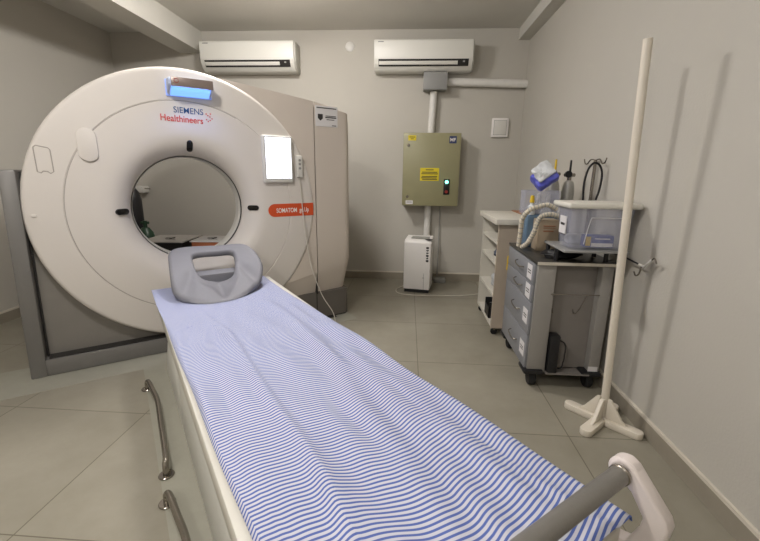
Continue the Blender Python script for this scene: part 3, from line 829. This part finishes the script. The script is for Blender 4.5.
# carton inside
cb = thing('small_carton', 'small blue and yellow carton seen inside the clear tub', 'carton', (.812+.105, 2.085, .847))
MB().box(0, .14, 0, .06, 0, .060, .002).build('carton_body', M['bluebox'], cb)
MB().box(0, .025, -.002, 0, .008, .055).build('yellow_end', M['yellowp'], cb)
MB().box(.03, .136, -.002, 0, .004, .022).box(.045, .12, -.002, 0, .042, .047).build('white_print', M['txwhite'], cb)
single('packet', MB().box(.86, 1.09, 2.155, 2.235, .847, .90, .02, 3), M['bagcl'], 'pale grey packet lying flat inside the clear tub', 'packet')
blob((.86, 2.26, .753), (.10, .08, .024), 9, M['black'], 'black_pouch', 'flat black pouch on the cart worktop under the raised tray', 'pouch')
# beige device
bd = thing('suction_device', 'beige boxy device standing on the cart behind the clear tub', 'device', (.795, 2.45, .752))
MB().prism([(.0, .0), (.12, 0), (.12, .19), (.015, .19), (.008, .12)], 'x', .0, .125, bev=.006).xf(Matrix.Scale(1, 4)).build('case', M['beige'], bd)
MB().box(.03, .10, .006, .02, .15, .156).box(.03, .10, .006, .02, .138, .141).box(.03, .09, .004, .02, .118, .126).build('printed_band', M['brown'], bd)
MB().cyl((.05, .0, .06), (.05, .02, .06), .008, n=12).build('knob', M['black'], bd)
# blue device
bl = thing('blue_compressor', 'blue boxy machine on the cart behind the cream hose', 'device', (.760, 2.56, .752))
MB().box(.0, .19, .02, .17, 0, .205, .01, 3).build('case', M['bluedev'], bl)
# hoses
def hose(pts, label):
    P = [Vector(p) for p in pts]
    mb = MB().tube(pts, .014, n=12, smooth=16, rf=lambda i: .0145 if i % 2 else .0115)
    o = single('corrugated_hose', mb, M['hose'], label, 'hose', group='cream corrugated hoses on the cart')
    rr = MB()
    Q = []
    m = len(P)
    for i in range(m-1):
        p0, p1, p2, p3 = P[max(i-1, 0)], P[i], P[i+1], P[min(i+2, m-1)]
        for u in (0, .33, .66):
            Q.append((.5*((2*p1)+(-p0+p2)*u+(2*p0-5*p1+4*p2-p3)*u*u+(-p0+3*p1-3*p2+p3)*u**3), (p2-p1).normalized()))
    for c, tn in Q[1:]: rr.cyl(c-tn*.002, c+tn*.002, .0152, n=12)
    rr.build('dark_ring', M['greycap'], o)
hose([(.705, 2.52, .769), (.700, 2.49, .86), (.694, 2.45, .95), (.715, 2.41, 1.0), (.761, 2.40, 1.023), (.817, 2.40, 1.035), (.872, 2.41, 1.01)], 'cream corrugated hose arching over the beige device')
hose([(.715, 2.48, .769), (.728, 2.43, .80), (.730, 2.38, .838), (.742, 2.36, .887), (.754, 2.36, .94), (.775, 2.36, .973), (.820, 2.36, .985), (.87, 2.37, .975)], 'cream corrugated hose, lower loop in front of the beige device')
# acrylic bin + bottles + bag
ab = thing('acrylic_bin', 'clear acrylic bin on top of the machines behind the hoses', 'bin', (.745, 2.625, .958))
MB().box(0, .22, .0, .10, 0, .004).box(0, .003, 0, .10, .004, .15).box(.217, .22, 0, .10, .004, .15).box(.003, .217, 0, .003, .004, .15).box(.003, .217, .097, .10, .004, .15).build('walls', M['clear'], ab)
def bottle(x, y, z, h, r, body, cap, label, ch=.045):
    b = thing('bottle', label, 'bottle', (x, y, z))
    MB().revolve([(0, 0), (r*.9, 0), (r, .006), (r, h*.7), (r*.5, h*.85), (r*.45, h), (0, h)], n=24).build('bottle_body', body, b)
    MB().cyl((0, 0, h), (0, 0, h+ch), r*.6, r*.45, n=18, bev=.003).build('cap', cap, b)
bottle(.785, 2.602, .9575, .075, .024, M['film'], M['yellowp'], 'clear bottle with a yellow cap beside the acrylic bin')
bottle(.842, 2.665, .9625, .08, .022, M['white'], M['white'], 'white bottle in the acrylic bin, the left of two')
bottle(.905, 2.665, .9625, .08, .022, M['white'], M['white'], 'white bottle in the acrylic bin, the right of two')
bb = thing('supply_bag', 'blue wrapped package with clear film tilted on top of the acrylic bin', 'package', (.865, 2.67, 1.187), 0)
Rb = Matrix.Rotation(-.62, 4, 'Y') @ Matrix.Rotation(-.5, 4, 'X')
def crumple(mb, amp, seed):
    bmesh.ops.subdivide_edges(mb.bm, edges=[e for e in mb.bm.edges if e.calc_length() > .03], cuts=5, use_grid_fill=True)
    bmesh.ops.triangulate(mb.bm, faces=mb.bm.faces[:])
    r_ = random.Random(seed); k = [(r_.uniform(30, 110), r_.uniform(30, 110), r_.uniform(30, 110), r_.uniform(0, 6)) for _ in range(5)]
    for v in mb.bm.verts:
        c = v.co; o = sum(math.sin(a*c.x+b*c.y+d*c.z+e) for a, b, d, e in k)/5
        v.co = c+Vector((math.sin(c.z*60)*.4, -1, math.sin(c.x*55)*.4))*o*amp
    return mb
crumple(MB().box(-.072, .072, -.04, .03, -.06, .055, .015, 2), .012, 2).xf(Rb).build('blue_wrap', M['bluebag'], bb)
crumple(MB().box(-.052, .068, -.060, -.036, -.030, .075, .010, 2), .016, 5).xf(Rb).build('clear_film', M['film'], bb)
# oxygen cylinders
def cyl_(x, y, h, label, vm):
    c = thing('oxygen_cylinder', label, 'gas cylinder', (x, y, 0), 0, 'tall oxygen cylinders behind the cart')
    MB().revolve([(0, 0), (.034, 0), (.040, .012), (.040, h-.07), (.036, h-.035), (.028, h-.01), (.018, h), (0, h)], n=28).build('tank', M['alu'], c)
    MB().cyl((0, 0, h), (0, 0, h+.05), .014, n=14).cyl((-.035, -.01, h+.035), (.035, .01, h+.035), .012, n=12).build('valve', M['steel'], c)
    MB().cyl((.0, 0, h+.05), (.0, 0, h+.13), .008, .006, n=10).build('valve_stem', vm, c)
    MB().revolve([(0, 0), (.022, 0), (.022, .018), (0, .018)], (-.02, -.04, h+.04), 'y', 20).build('gauge', M['black'], c)
cyl_(.975, 2.803, 1.175, 'tall aluminium oxygen cylinder with a yellow stem behind the cart', M['yellowp'])
cyl_(1.072, 2.803, 1.17, 'tall aluminium oxygen cylinder with a black stem behind the cart', M['black'])
# black tube loop
single('black_tube', MB().tube([(1.054, 2.5, 1.03), (1.046, 2.5, 1.149), (1.058, 2.5, 1.236), (1.087, 2.5, 1.276), (1.122, 2.5, 1.262), (1.142, 2.5, 1.208), (1.138, 2.5, 1.121), (1.125, 2.5, 1.062)], .006, n=10, smooth=8), M['rubber'], 'black rubber tube looped over the drip pole hooks', 'tube')
# black bin hanging inside cart end
bn = thing('black_adapter', 'black upright box standing in the recessed end of the cart', 'box', (.822, 2.128, .1055))
MB().box(0, .055, 0, .07, 0, .225, .006).build('housing', M['black'], bn)
MB().tube([(.062, .03, .19), (.085, .0, .17), (.08, -.0, .05), (.066, .02, .02)], .004, n=8, smooth=6).build('cord', M['rubber'], bn)
# small items on the shelf top
yt = thing('tape_dispenser', 'small yellow roll holder at the corner of the white shelf top', 'tape', (.90, 2.93, .902))
MB().cyl((0, 0, .02), (.0, .02, .02), .02, n=20, bev=.002).build('roll', M['yellowp'], yt)
MB().box(-.04, .04, -.004, .024, 0, .006).build('stand', M['black'], yt)

# ------------------------------------------------------------------ white pole on a cross foot
pb = thing('stand_pole', 'tall cream white pole on a wooden cross foot beside the right wall', 'stand', (1.003, 1.835, 0), 0)
MB().tube([(0.012, .01, .03), (-.062, .0, 1.740)], .0178, n=24).build('pole', M['pole'], pb)
for i, ang in enumerate((133, 222, 316, 46)):
    a = math.radians(ang); Rm = Matrix.Rotation(a, 4, 'Z')
    hz = 0
    ft = MB().prism(pill(.098, 0, .175, .056, 10), 'z', hz, .034, bev=.006).xf(Rm).build('foot', M['pole'], pb)
    MB().prism([(.018, .034), (.118, .034), (.09, .05), (.035, .135), (.018, .14)], 'y', -.009, .009, bev=.003).xf(Rm).build('gusset', M['pole'], pb)

# ------------------------------------------------------------------ behind the scanner
dk = thing('side_table', 'low dark table behind the scanner, carrying two boxes', 'table', (-2.02, 3.53, 0), .12)
MB().box(-.355, .355, -.235, .235, .40, .43, .004).build('tabletop', M['black'], dk)
for x in (-.32, .32):
    for y in (-.2, .2): MB().box(x-.02, x+.02, y-.02, y+.02, 0, .40).build('leg', M['black'], dk)
def paperbox(loc, rz, s, m, label, label2):
    o = thing('supply_box', label, 'box', loc, rz, 'boxes seen through the scanner opening')
    MB().box(-s[0]/2, s[0]/2, -s[1]/2, s[1]/2, 0, s[2], .004).build('box_body', m, o)
    p_ = thing('paper_sheets', label2, 'paper', (loc[0], loc[1], loc[2]+s[2]), rz)
    MB().box(-s[0]/2-.01, s[0]/2+.01, -s[1]/2-.01, s[1]/2+.01, 0.0005, .01).build('sheet', M['paper'], p_)
    MB().box(-.05, .03, -.01, .02, .0101, .0125).box(-.02, .06, -.06, -.05, .0101, .0125).box(.0, .02, -.03, .05, .0101, .0125).build('print', M['txblack'], p_)
paperbox((-2.14, 3.45, .43), .1, (.36, .36, .16), M['black'], 'black box behind the scanner, left of two seen through the bore', 'white printed sheets on the black box, seen through the scanner bore')
paperbox((-1.77, 3.50, .43), .1, (.27, .30, .16), M['carton'], 'brown carton behind the scanner, right of two seen through the bore', 'white printed sheets on the brown carton, seen through the scanner bore')
for (x, y, h, r, m, lab) in ((-2.885, 4.05, 1.02, .085, M['black'], 'tall black gas cylinder in the corner behind the scanner'), (-2.70, 3.93, .62, .085, M['green'], 'short dark green gas cylinder behind the scanner')):
    g = thing('gas_cylinder', lab, 'gas cylinder', (x, y, 0))
    MB().revolve([(0, 0), (r*.9, 0), (r, .02), (r, h-.12), (r*.8, h-.05), (r*.4, h), (0, h)], n=28).build('tank', m, g)
    MB().cyl((0, 0, h), (0, 0, h+.07), .02, n=12).cyl((-.04, 0, h+.05), (.04, 0, h+.05), .014, n=10).build('valve', M['steel'] if m is M['black'] else M['green'], g)
wd = thing('wall_dispenser', 'small white wall bracket seen at the left edge of the bore', 'bracket', (-3.03, YB, .945))
MB().box(-.07, .06, -.12, 0, 0, .075, .01).build('bracket_body', M['white'], wd)
MB().tube([(.06, -.08, .05), (.13, -.09, .045)], .006, n=8).tube([(.0, -.09, 0), (.0, -.09, -.22)], .007, n=8).build('arm', M['steel'], wd)

# ------------------------------------------------------------------ ceiling lamps
def clight(x, y, e, label):
    c = thing('ceiling_light', label, 'ceiling light', (x, y, ZC), 0, 'round ceiling lamps')
    MB().revolve([(0, 0), (.15, 0), (.15, -.018), (0, -.018)], n=40).build('ring', M['white'], c)
    m = M['led'].copy(); m.node_tree.nodes['Principled BSDF'].inputs['Emission Strength'].default_value = e
    MB().revolve([(.14, -.0185), (.138, -.045), (.12, -.075), (.08, -.095), (.035, -.103), (0, -.104)], n=32).build('diffuser', m, c)
clight(-1.02, .95, 150, 'round white ceiling lamp above the patient table')
clight(-1.02, 2.95, 150, 'round white ceiling lamp towards the back wall')
clight(-1.02, -1.05, 130, 'round white ceiling lamp behind the viewer')

w = bpy.data.worlds.new('world'); S.world = w; w.use_nodes = True
w.node_tree.nodes['Background'].inputs[0].default_value = (.6, .6, .58, 1); w.node_tree.nodes['Background'].inputs[1].default_value = .3

# ------------------------------------------------------------------ camera
f, th_, ya, ro, h = 397.76, .2441, .0659, .0123, 1.213
cam = bpy.data.cameras.new('camera'); co_ = bpy.data.objects.new('camera', cam); COL.objects.link(co_)
cam.sensor_fit = 'HORIZONTAL'; cam.sensor_width = 36; cam.lens = f/760*36; cam.clip_start = .02
co_.matrix_world = Matrix.Translation((0, 0, h)) @ Matrix.Rotation(ya, 4, 'Z') @ Matrix.Rotation(PI/2-th_, 4, 'X') @ Matrix.Rotation(ro, 4, 'Z')
S.camera = co_
S.view_settings.view_transform = 'Standard'; S.view_settings.look = 'None'; S.view_settings.gamma = 1
S.view_settings.exposure = 0.10
